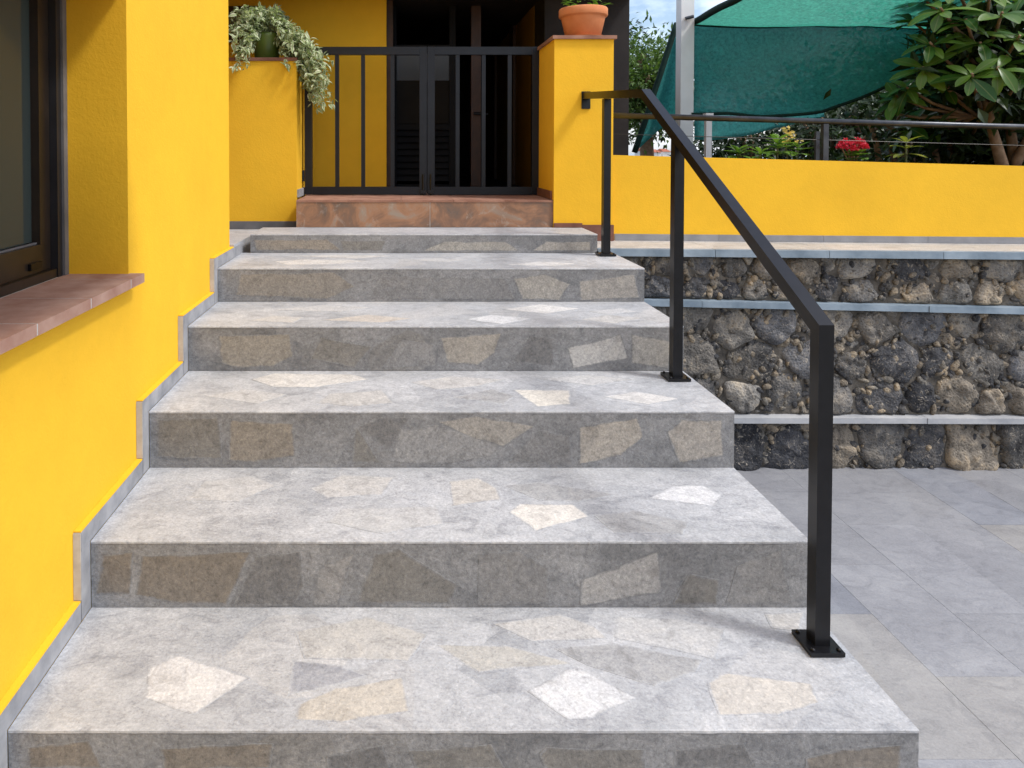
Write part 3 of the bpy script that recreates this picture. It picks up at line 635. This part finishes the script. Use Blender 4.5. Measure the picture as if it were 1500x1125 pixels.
for y, zb in ((2.585, Z[3]), (3.49, Z[5])):
    bm = bmesh.new(); a, b_ = railz(y-.02)-.0235 if y < 3 else railz(y)-.0205, railz(y+.02)-.0235 if y < 3 else railz(y)-.0205
    hexa(bm, [(HX0+.0005, y-.02, zb+.012), (HX0+.0005, y+.02, zb+.012), (HX1-.0005, y+.02, zb+.012), (HX1-.0005, y-.02, zb+.012), (HX0+.0005, y-.02, a), (HX0+.0005, y+.02, b_), (HX1-.0005, y+.02, b_), (HX1-.0005, y-.02, a)])
    po = mk('post', bm, BLACK, hr, bevel=.0015); baseplate(po, 1.04, y, zb)
zr = pathY[3][1]
mk('wall_bracket', box(HX0-.006, HX1+.006, 3.881, 3.8895, zr-.075, zr+.024), BLACK, hr, bevel=.002)
# ------------------------------------------------------------------ pots
def leafmesh(name, L, Wd, fold=.25, droop=.25, n=5, shape='lance'):
    vs_, fs, uvs = [], [], []
    for i in range(n+1):
        t = i/n
        if shape == 'obov': wv = Wd*(math.sin(math.pi*min(t**1.35*.93+.03, 1))**.85)
        else: wv = Wd*math.sin(math.pi*(.04+.96*t)**.85)**.9 if t < 1 else 0
        wv = max(wv, Wd*.05); z = -droop*L*t*t
        for s in (-1, 0, 1): vs_.append((s*wv/2, L*t, z+abs(s)*wv*.5*fold)); uvs.append((.5+.5*s*wv/max(Wd, 1e-6), t))
    for i in range(n):
        for c in (0, 1): a = i*3+c; fs.append((a, a+1, a+4, a+3))
    me = bpy.data.meshes.new(name); me.from_pydata(vs_, [], fs); ul = me.uv_layers.new(name='UVMap')
    for l in me.loops: ul.data[l.index].uv = uvs[l.vertex_index]
    for p in me.polygons: p.use_smooth = True
    return me
def orient(d, up):
    y = d.normalized(); x = y.cross(up)
    if x.length < 1e-4: x = y.cross(Vector((1, .2, 0)))
    x.normalize(); z = x.cross(y); return Matrix((x, y, z)).transposed()
def putleaf(me, parent, pos, d, up, s, roll=0, name='leaf'):
    o = bpy.data.objects.new(name, me); COL.objects.link(o); o.parent = parent
    M = orient(d, up) @ Matrix.Rotation(roll, 3, 'Y')
    o.matrix_local = Matrix.Translation(Vector(pos)-top(parent)) @ M.to_4x4() @ Matrix.Scale(s, 4); return o
def cloud(name, items, mat, parent=None, kind=None):
    # items: (pos, dir, up, length, width, rnd) small folded leaves joined into one mesh
    vs_, fs, uv = [], [], []
    for pos, d, up, L, Wd, r in items:
        M = orient(d, up); b = len(vs_)
        for q in ((0, 0, 0), (-Wd/2, L*.45, Wd*.15), (0, L*.5, -Wd*.05), (Wd/2, L*.45, Wd*.15), (0, L, -L*.12)): vs_.append(pos+M @ Vector(q))
        fs += [(b, b+2, b+1), (b, b+3, b+2), (b+1, b+2, b+4), (b+2, b+3, b+4)]; uv += [r]*12
    me = bpy.data.meshes.new(name); me.from_pydata(vs_, [], fs); ul = me.uv_layers.new(name='UVMap')
    for i, r in enumerate(uv): ul.data[i].uv = (r, r)
    o = link(name, me, parent, mat)
    if kind: o['kind'] = kind
    return o
def rv(r): return Vector((r.gauss(0, 1), r.gauss(0, 1), r.gauss(0, 1))).normalized()
pc = P(854, 48, 4.06); pz = pt+.0205
tp = root('terracotta_pot', (pc.x, 4.06, pz), 'round terracotta flower pot on the yellow gate pillar', 'flower pot')
k = .00406
mk('saucer', lathe([(.108, 0), (.124, .003), (.130, .016), (.124, .017), (.118, .009)], (pc.x, 4.06, pz), 40), POTM, tp, smooth=False)
mk('pot', lathe([(.095, .010), (.100, .012), (.126, .125), (.128, .134), (.138, .136), (.141, .142), (.141, .178), (.137, .184), (.127, .184), (.124, .160)], (pc.x, 4.06, pz), 40), POTM, tp, smooth=True)
mk('soil', lathe([(.05, .159), (.124, .161)], (pc.x, 4.06, pz), 20), SOIL, tp)
r_ = random.Random(5); LM = leafmesh('pot_leaf', .06, .022); LM.materials.append(SPRING)
for i in range(70):
    a = r_.uniform(0, 6.28); q = Vector((pc.x+math.cos(a)*r_.uniform(.02, .12), 4.06+math.sin(a)*r_.uniform(.02, .12), pz+r_.uniform(.165, .26)))
    putleaf(LM, tp, q, Vector((math.cos(a), math.sin(a), r_.uniform(-.3, .9))), Vector((0, 0, 1)), r_.uniform(.7, 1.2))
# trailing variegated plant
vp = root('trailing_plant', (P(391, 80, 4.27).x, 4.27, qt+.02), 'variegated trailing plant in a green pot spilling over the planter wall', 'potted plant')
vc = vp.location
mk('pot', lathe([(.068, 0), (.072, .004), (.094, .13), (.098, .15), (.098, .165), (.090, .166), (.086, .14)], vc, 32), GPOT, vp, smooth=True)
mk('soil', lathe([(.02, .141), (.086, .142)], vc, 20), SOIL, vp)
LV = [leafmesh('trailing_leaf', .047, .022, .45, .45), leafmesh('trailing_leaf', .038, .015, .6, -.25)]
for m in LV: m.materials.append(VARIE)
r_ = random.Random(11); stems = bmesh.new(); spots = []
def vine(p0, p1, p2, p3, n=14):
    pts = []
    for i in range(n+1):
        t = i/n; q = (1-t)**3*p0+3*t*(1-t)**2*p1+3*t*t*(1-t)*p2+t**3*p3; pts.append(q)
    tube(pts, [.0028-.0015*i/n for i in range(n+1)], 5, stems)
    for i in range(1, n+1):
        for _ in range(3): spots.append((pts[i]+rv(r_)*.012, (pts[i]-pts[i-1]).normalized()))
c0 = vc+Vector((0, 0, .16))
for i in range(150):
    u = r_.random()
    if u < .50:   # right mass, falling past the end of the planter
        ex = r_.uniform(410, 490); ey = 30+max(0, ex-400)*.55+r_.uniform(0, 75)*(1 if ex > 440 else .8); Yv = r_.uniform(4.05, 4.45); e = P(ex, min(ey, 160), Yv)
    elif u < .62: e = P(r_.uniform(342, 362), r_.uniform(60, 102), r_.uniform(3.98, 4.07))
    elif u < .85: e = P(r_.uniform(336, 420), r_.uniform(18, 50), r_.uniform(4.05, 4.45))
    else: e = P(r_.uniform(455, 485), r_.uniform(105, 158), r_.uniform(4.05, 4.2))
    mid = c0.lerp(e, .45)+Vector((r_.uniform(-.03, .03), r_.uniform(-.04, .04), r_.uniform(.03, .13)))
    vine(c0+Vector((r_.uniform(-.06, .06), r_.uniform(-.06, .06), 0)), c0+Vector((r_.uniform(-.05, .05), 0, r_.uniform(.08, .18))), mid.lerp(e, .6)+Vector((0, 0, r_.uniform(.03, .10))), e)
mk('stems', stems, STEM, vp)
r_.shuffle(spots); spots.sort(key=lambda s: s[0].y + r_.uniform(0, .25))
for i, (p, d) in enumerate(spots[:300]):
    putleaf(LV[i % 2], vp, p, d*.5+rv(r_)*.8+Vector((0, -.15, 0)), Vector((0, -.5, 1))+rv(r_)*.5, r_.uniform(.6, 1.15), r_.uniform(-.5, .5))
me = bmesh.new(); lay = me.loops.layers.uv.new('UVMap')
for i, (p, d) in enumerate(spots[300:]):
    src = LV[i % 2]; M = orient(d*.5+rv(r_)*.8, Vector((0, -.4, 1))+rv(r_)*.5); s = r_.uniform(.6, 1.1)
    vv = [me.verts.new(p+M @ (v.co*s)) for v in src.vertices]; ud = src.uv_layers[0].data
    for f in src.polygons:
        g = me.faces.new([vv[j] for j in f.vertices])
        for lp, li in zip(g.loops, f.loop_indices): lp[lay].uv = ud[li].uv
fo = mk('foliage', me, VARIE, vp, smooth=True); tag(fo, kind='stuff')
# ------------------------------------------------------------------ terrace railing, white pole, sail
ry = 4.22; rzl = zline(897, 169, 1500, 186, ry)
rl = root('terrace_railing', (3, ry, 1.5), 'grey steel pipe railing above the low yellow garden wall', 'railing')
mk('top_rail', tube([(1.30, ry, rzl(1.30)), (6, ry, rzl(6))], .018, 14), STEEL, rl, smooth=True)
mk('cable', tube([(1.30, ry, rzl(1.3)-.115), (6, ry, rzl(6)-.115)], .0022, 6), BLACK, rl)
for px in (1208, 1640):
    c = P(px, 200, ry).x; mk('post', box(c-.016, c+.016, ry-.016, ry+.016, 1.48, rzl(c)-.016), STEEL, rl, bevel=.001)
c = P(1197, 200, 4.5).x; mk('strut', box(c-.012, c+.012, 4.49, 4.51, 1.48, rzl(c)-.05), STEEL, rl)
yp = 5.85
pc_ = P(1003, 100, yp)
wp = root('sail_pole', (pc_.x, yp, 1.5), 'tall white square pole holding the corner of the green shade sail', 'pole')
mk('mast', box(pc_.x-.055, pc_.x+.055, yp-.055, yp+.055, 1.45, 3.6), WHITE, wp, bevel=.004)
mk('mast_foot', box(pc_.x-.09, pc_.x+.09, yp-.09, yp+.09, 1.521, 1.535), WHITE, wp, bevel=.003)
mk('ring_bolt', tube([P(1004, 27, yp-.07), P(1016, 24, yp-.08)], .014, 10), STEEL, wp)
sm = root('marker_post', (P(1037, 200, 5.4).x, 5.4, 1.52), 'short white post between the sail pole and the garden plants', 'post')
c = P(1037, 200, 5.4).x
mk('shaft', box(c-.022, c+.022, 5.38, 5.42, 1.51, P(1037, 175, 5.4).z), WHITE, sm, bevel=.003)
mk('cap', box(c-.03, c+.03, 5.372, 5.428, P(1037, 175, 5.4).z+.0005, P(1037, 166, 5.4).z), WHITE, sm, bevel=.005)
sail = root('shade_sail', (3.6, 5.6, 1.6), 'dark green shade cloth sail stretched over the garden beside the white pole', 'shade sail')
def sheet(name, fn, nu=28, nv=18, mat=SAIL):
    vs_ = [fn(i/nu, j/nv) for j in range(nv+1) for i in range(nu+1)]; fs = [(j*(nu+1)+i, j*(nu+1)+i+1, (j+1)*(nu+1)+i+1, (j+1)*(nu+1)+i) for j in range(nv) for i in range(nu)]
    me = bpy.data.meshes.new(name); me.from_pydata(vs_, [], fs)
    for p in me.polygons: p.use_smooth = True
    o = link(name, me, sail, mat); sd = o.modifiers.new('thick', 'SOLIDIFY'); sd.thickness = .003; return o
def wr(p, a=.02): return p + Vector((0, a*noise.noise(p*2.2), a*.5*noise.noise(p*3.1+Vector((4, 1, 2)))))
def drop(u, v):
    x = 1011+u*420; yt = 36+7*u+2*math.sin(u*9); xb = x
    yb = 166+4*math.sin(u*math.pi*2) if x < 1205 else 166-(x-1205)*.42
    xx = x + (7*math.sin(math.pi*v) if u < .02 else 0)
    return wr(P(xx, yt+(yb-yt)*v, 6.0-.45*v*(.4+u)+.10*math.sin(v*math.pi)), .05)
sheet('drop_panel', drop)
def canopy(u, v):
    a = P(1011+u*420, 36+7*u+2*math.sin(u*9), 6.0); b = P(1100+u*560, -14-20*u, 4.75); return wr(a.lerp(b, v)+Vector((0, 0, -.10*math.sin(math.pi*v)*math.sin(math.pi*u))), .03)
sheet('canopy', canopy, mat=SAIL_LIT)
def side(u, v):
    xl = 992-v*62; xr_ = 1000-v*2; return wr(P(xl+(xr_-xl)*u, 34+v*(190-46*math.sin(u*math.pi*.5)), 6.25+.25*math.sin(u*3)*v), .03)
sheet('side_panel', side, 10, 16)
def low(u, v): return wr(P(1018+u*190, 160+v*(46-30*u)+4*math.sin(u*5), 6.9+.3*u), .05)
sheet('back_panel', low, 16, 6)
mk('seam', tube([drop(i/30, 0)+Vector((0, -.02, .0)) for i in range(31)], .012, 6), HEM, sail, smooth=True)
mk('edge_rope', tube([canopy(0, i/12) for i in range(13)], .028, 8), HEM, sail, smooth=True)
mk('edge_webbing', tube([side(0, i/16) for i in range(17)], [.026]*17, 6), HEM, sail, smooth=True)
mk('bottom_hem', tube([drop(i/30, 1) for i in range(31)], .014, 6), HEM, sail, smooth=True)
# ------------------------------------------------------------------ plants in the bed
SH = [leafmesh('shrub_leaf', .21, .085, .22, .22, 6, 'obov'), leafmesh('shrub_leaf', .18, .07, .30, .40, 6, 'obov')]
for m in SH: m.materials.append(BIGLEAF)
r_ = random.Random(31)
tree = root('big_leaf_tree', (P(1478, 240, 4.9).x, 4.9, 1.52), 'glossy broad-leaved small tree with forked trunk at the right edge', 'tree')
b0 = Vector(tree.location)
trunk = bmesh.new()
tube([b0-Vector((0, 0, .1)), P(1466, 235, 4.9), P(1452, 185, 4.9), P(1441, 130, 4.92), P(1438, 80, 5.0), P(1430, 20, 5.05), P(1425, -60, 5.1)], [.046, .038, .029, .025, .021, .017, .012], 10, trunk)
tube([b0+Vector((.02, 0, -.1)), P(1490, 232, 4.9), P(1512, 195, 4.9), P(1540, 130, 4.95), P(1560, 40, 5.0), P(1570, -60, 5)], [.044, .037, .031, .025, .020, .014], 10, trunk)
tube([P(1486, 238, 4.95), P(1480, 190, 5.05), P(1472, 130, 5.2), P(1490, 60, 5.3), P(1500, -20, 5.3)], [.035, .030, .026, .022, .015], 8, trunk)
mk('trunk', trunk, BARK, tree, smooth=True)
heads = [(1378, 12, 4.6), (1362, 62, 4.7), (1352, 98, 4.75), (1328, 128, 4.9), (1312, 140, 5.0), (1415, 28, 4.6), (1468, 18, 4.5), (1436, 62, 4.6), (1494, 52, 4.5), (1462, 98, 4.45), (1424, 108, 4.5), (1496, 112, 4.6), (1385, 122, 4.9), (1402, 158, 5.1), (1350, 168, 5.15),
         (1398, 45, 4.8), (1335, 30, 5.1), (1450, -10, 4.6), (1400, -20, 4.7), (1500, -5, 4.6), (1530, 80, 4.6), (1545, 20, 4.7), (1350, -5, 5.0), (1440, 145, 5.2), (1480, 150, 5.3), (1372, 190, 5.4), (1420, 200, 5.5), (1525, 150, 4.9), (1330, 185, 5.2), (1390, 90, 5.0), (1550, -40, 4.8), (1470, -45, 4.8), (1530, 205, 5.3), (1302, 165, 5.2)]
br_ = bmesh.new(); nl = 0
for px, py, Yh in heads:
    h = P(px, py, Yh); ax = (h-P(1450, 190, 5.0)); ax.z = abs(ax.z)*.8+.3; ax = (ax.normalized()+Vector((0, -.35, .25))).normalized()
    anchor = P(1441+(px-1441)*.18, min(py+55, 170), 4.98) if px < 1500 else P(1545, min(py+60, 180), 4.95)
    tube([anchor, anchor.lerp(h, .6)-Vector((0, 0, .03)), h], [.016, .011, .008], 6, br_)
    n = 9 if nl < 290 else 0
    for i in range(n):
        a = i*2.4+r_.uniform(-.3, .3); el = r_.uniform(-.25, .75)
        side_ = orient(ax, Vector((0, 0, 1))); d = side_ @ Vector((math.cos(a), el*.8, math.sin(a)))
        putleaf(SH[(i+nl) % 2], tree, h-ax*r_.uniform(0, .05), d, ax+Vector((0, 0, .4)), r_.uniform(.7, 1.2)*(.88), r_.uniform(-.3, .3)); nl += 1
mk('branches', br_, BARK, tree, smooth=True)
items = []
for i in range(3200):
    px, py, Yh = r_.choice(heads)
    if px < 1345 and r_.random() < .8: continue
    h = P(px+18, py+14, min(Yh+r_.uniform(.12, .8), 5.7))
    c = h+Vector((r_.gauss(.05, .13), 0, r_.gauss(-.05, .13)))
    if c.z < 1.56: continue
    items.append((c, rv(r_), Vector((0, -.3, 1))+rv(r_)*.6, r_.uniform(.12, .2), r_.uniform(.05, .075), r_.random()))
cloud('foliage', items, HEDGEL, tree, 'stuff')
def sprig(name, label, px, py, Yp, n, me, L, hgt, spread, stem=STEM, cat='plant'):
    b = P(px, py, Yp); b.z = 1.52; t = root(name, b, label, cat, None); top_ = Vector((b.x, Yp, P(px, py, Yp).z)); 
    for kx in range(n):
        st = bmesh.new(); off = Vector((r_.uniform(-spread, spread), r_.uniform(-spread, spread)*.6, 0)) if n > 1 else Vector()
        h = hgt*r_.uniform(.7, 1.1) if n > 1 else hgt; p1 = top_+off*1.0; p1.z += h
        tube([b+off*.4, p1-Vector((0, 0, h*.4)), p1], [.007, .006, .004], 6, st); mk('stem', st, stem, t, smooth=True)
        for lv in range(3):
            for i in range(5):
                a = i*1.257+lv*.6+r_.uniform(-.2, .2); putleaf(me, t, p1-Vector((0, 0, lv*h*.28)), Vector((math.cos(a), math.sin(a), .75-lv*.35)), Vector((0, 0, 1)), L*r_.uniform(.8, 1.2)*(1+lv*.1))
    return t, top_
LS = leafmesh('sprig_leaf', .10, .036, .25, .2, 5, 'obov'); LS.materials.append(SPRING)
LO = leafmesh('sprig_leaf', .10, .034, .25, .25, 5, 'obov'); LO.materials.append(OLIVE)
LG = leafmesh('geranium_leaf', .06, .055, .2, .15, 5, 'obov'); LG.materials.append(SPRING)
sprig('leafy_plant', 'bright green leafy plant behind the garden wall, upright and tallest of two', 1135, 234, 4.45, 2, LS, 1.0, .12, .05)
sprig('leafy_plant', 'low bright green leafy plant nearest the white pole', 1095, 234, 4.4, 3, LS, .8, .06, .07)
sprig('leafy_plant', 'yellowish green upright sprig right of the red flowers', 1327, 238, 4.4, 1, LO, .95, .125, .02)
t, tp_ = sprig('flowering_plant', 'plant with red flower heads behind the yellow garden wall', 1247, 236, 4.4, 2, LG, 1.0, .05, .05, cat='flowering plant')
items = []; fs_ = bmesh.new()
for hx, hy, rr in ((1240, 212, .040), (1256, 211, .042), (1233, 217, .028), (1264, 217, .026), (1248, 220, .03)):
    c = P(hx, hy, 4.38); tube([Vector((tp_.x, 4.4, 1.6)), c], .005, 6, fs_)
    for i in range(70):
        d = rv(r_); d.z = abs(d.z)*.8+.1*d.z; items.append((c+d*rr*r_.uniform(.5, 1), (d+rv(r_)*.6), d, .020, .018, r_.random()))
cloud('petals', items, PETAL, t, 'stuff'); mk('flower_stems', fs_, BARK, t)
t, tp_ = sprig('flowering_plant', 'small yellow flowered bush between the railing post and the green plants', 1160, 232, 4.9, 2, LS, .8, .10, .06, cat='flowering plant')
items = []
for i in range(26):
    c = P(r_.uniform(1146, 1172), r_.uniform(186, 206), r_.uniform(4.8, 5)); items.append((c, rv(r_), Vector((0, -1, .5)), .04, .025, r_.random()))
cloud('petals', items, YPETAL, t, 'stuff')
# low dark undergrowth and hedge behind the bed
def hedge(name, label, x0, x1, y0, y1, z0, zf, n, L, mat, cat='hedge'):
    t = root(name, ((x0+x1)/2, (y0+y1)/2, z0), label, cat); items = []
    cl = [(r_.uniform(x0, x1), r_.uniform(y0, y1)) for _ in range(max(6, n//120))]
    cl = [Vector((a, b, z0+(zf(a)-z0)*r_.random()**.7)) for a, b in cl]
    for i in range(n):
        c = r_.choice(cl)+Vector((r_.gauss(0, .22), r_.gauss(0, .16), r_.gauss(0, .18)))
        if c.z < z0: c.z = z0+r_.random()*.2
        items.append((c, rv(r_), Vector((0, -.4, 1))+rv(r_)*.7, L*r_.uniform(.7, 1.3), L*.42, r_.random()))
    cloud('foliage', items, mat, t, 'stuff'); st = bmesh.new()
    for i in range(14):
        xx = r_.uniform(x0, x1); yy = (y0+y1)/2+r_.uniform(-.2, .2); tube([(xx, yy, z0-.05), (xx+r_.uniform(-.1, .1), yy, z0+.5*(zf(xx)-z0)), (xx+r_.uniform(-.25, .25), yy, z0+.85*(zf(xx)-z0))], [.03, .022, .012], 6, st)
    mk('stems', st, BARK, t, smooth=True); return t
hedge('hedge', 'tall dark evergreen hedge behind the broad-leaved tree', 5.2, 11.5, 8.0, 9.2, 1.5, lambda x: 2.9+.25*math.sin(x*2), 15000, .13, HEDGEL)
hedge('shrub', 'dark leafy shrub growing behind the railing below the green sail', 3.4, 5.9, 7.3, 8.0, 1.5, lambda x: 2.05+.3*(x-3.4)/2.5, 5200, .10, HEDGEL, 'shrub')
hedge('undergrowth', 'low shaded leafy undergrowth at the foot of the broad-leaved tree', 3.9, 5.6, 5.4, 6.1, 1.5, lambda x: 1.98+.1*math.sin(x*5), 2600, .10, HEDGEL, 'shrub')
# tree by the dark column
def bigtree(name, label, cpx, cpy, Yt, rx, rz, nclump, per, L, mat, base_z):
    c = P(cpx, cpy, Yt); t = root(name, (c.x, Yt, base_z), label, 'tree'); items = []; tb = bmesh.new()
    tube([(c.x+.1, Yt, base_z-.1), (c.x+.05, Yt, (base_z+c.z)/2), (c.x, Yt, c.z), (c.x-.1, Yt, c.z+rz*.7)], [.16, .12, .08, .03], 10, tb)
    for i in range(nclump):
        d = rv(r_); q = c+Vector((d.x*rx, d.y*rx, d.z*rz))*r_.uniform(.35, 1.0)
        if i % 3 == 0: tube([c-Vector((0, 0, rz*.5)), c.lerp(q, .6), q], [.05, .03, .012], 6, tb)
        for _ in range(per):
            g = q+Vector((r_.gauss(0, .22), r_.gauss(0, .22), r_.gauss(0, .15))); items.append((g, (g-q).normalized()+rv(r_)*.6, Vector((0, 0, 1))+rv(r_)*.6, L*r_.uniform(.7, 1.3), L*.4, r_.random()))
    mk('trunk', tb, BARK, t, smooth=True); o = cloud('crown', items, mat, t); return t
bigtree('garden_tree', 'light green tree between the dark column and the shade sail', 945, 132, 11.0, .95, .72, 62, 130, .11, TREEL, 0)
bigtree('garden_tree', 'darker leafy tree half hidden behind the dark column', 893, 120, 13.5, .8, 1.1, 40, 110, .12, HEDGEL, 0)
bigtree('garden_tree', 'tall dense tree behind the hedge at the far right', 1480, 60, 11.5, 2.2, 1.5, 75, 120, .13, HEDGEL, 0)
# far houses seen through the gap under the sail
fw = simple('far_white_wall', (.62, .62, .60), (.72, .71, .69), 1, .8, .2); fr = simple('far_red_roof', (.30, .09, .05), (.40, .14, .08), 2, .8, .2)
for px, py, Yf, wd, ht, lab in ((948, 226, 58, 1.7, .8, 'leftmost of the tiny white far houses under the sail'), (962, 226, 56, 1.5, .6, 'middle one of the tiny white far houses under the sail'), (977, 226, 57, 1.4, .7, 'rightmost of the tiny white far houses under the sail')):
    c = P(px, py, Yf); t = root('far_house', (c.x, Yf, -.03), lab, 'house', 'far houses'); z0 = c.z-.2
    mk('wall', box(c.x-wd/2*.45, c.x+wd/2*.45, Yf, Yf+2, -.03, z0+ht*.6), fw, t)
    bm = bmesh.new(); a = c.x-wd*.25; b = c.x+wd*.25; z1 = z0+ht*.6
    v = [bm.verts.new(q) for q in ((a, Yf-.1, z1), (b, Yf-.1, z1), (b, Yf+2.1, z1), (a, Yf+2.1, z1), (a+.1, Yf+1, z1+.25), (b-.1, Yf+1, z1+.25))]
    for f in ((0, 1, 5, 4), (2, 3, 4, 5), (1, 2, 5), (3, 0, 4), (3, 2, 1, 0)): bm.faces.new([v[i] for i in f])
    mk('roof', bm, fr, t)
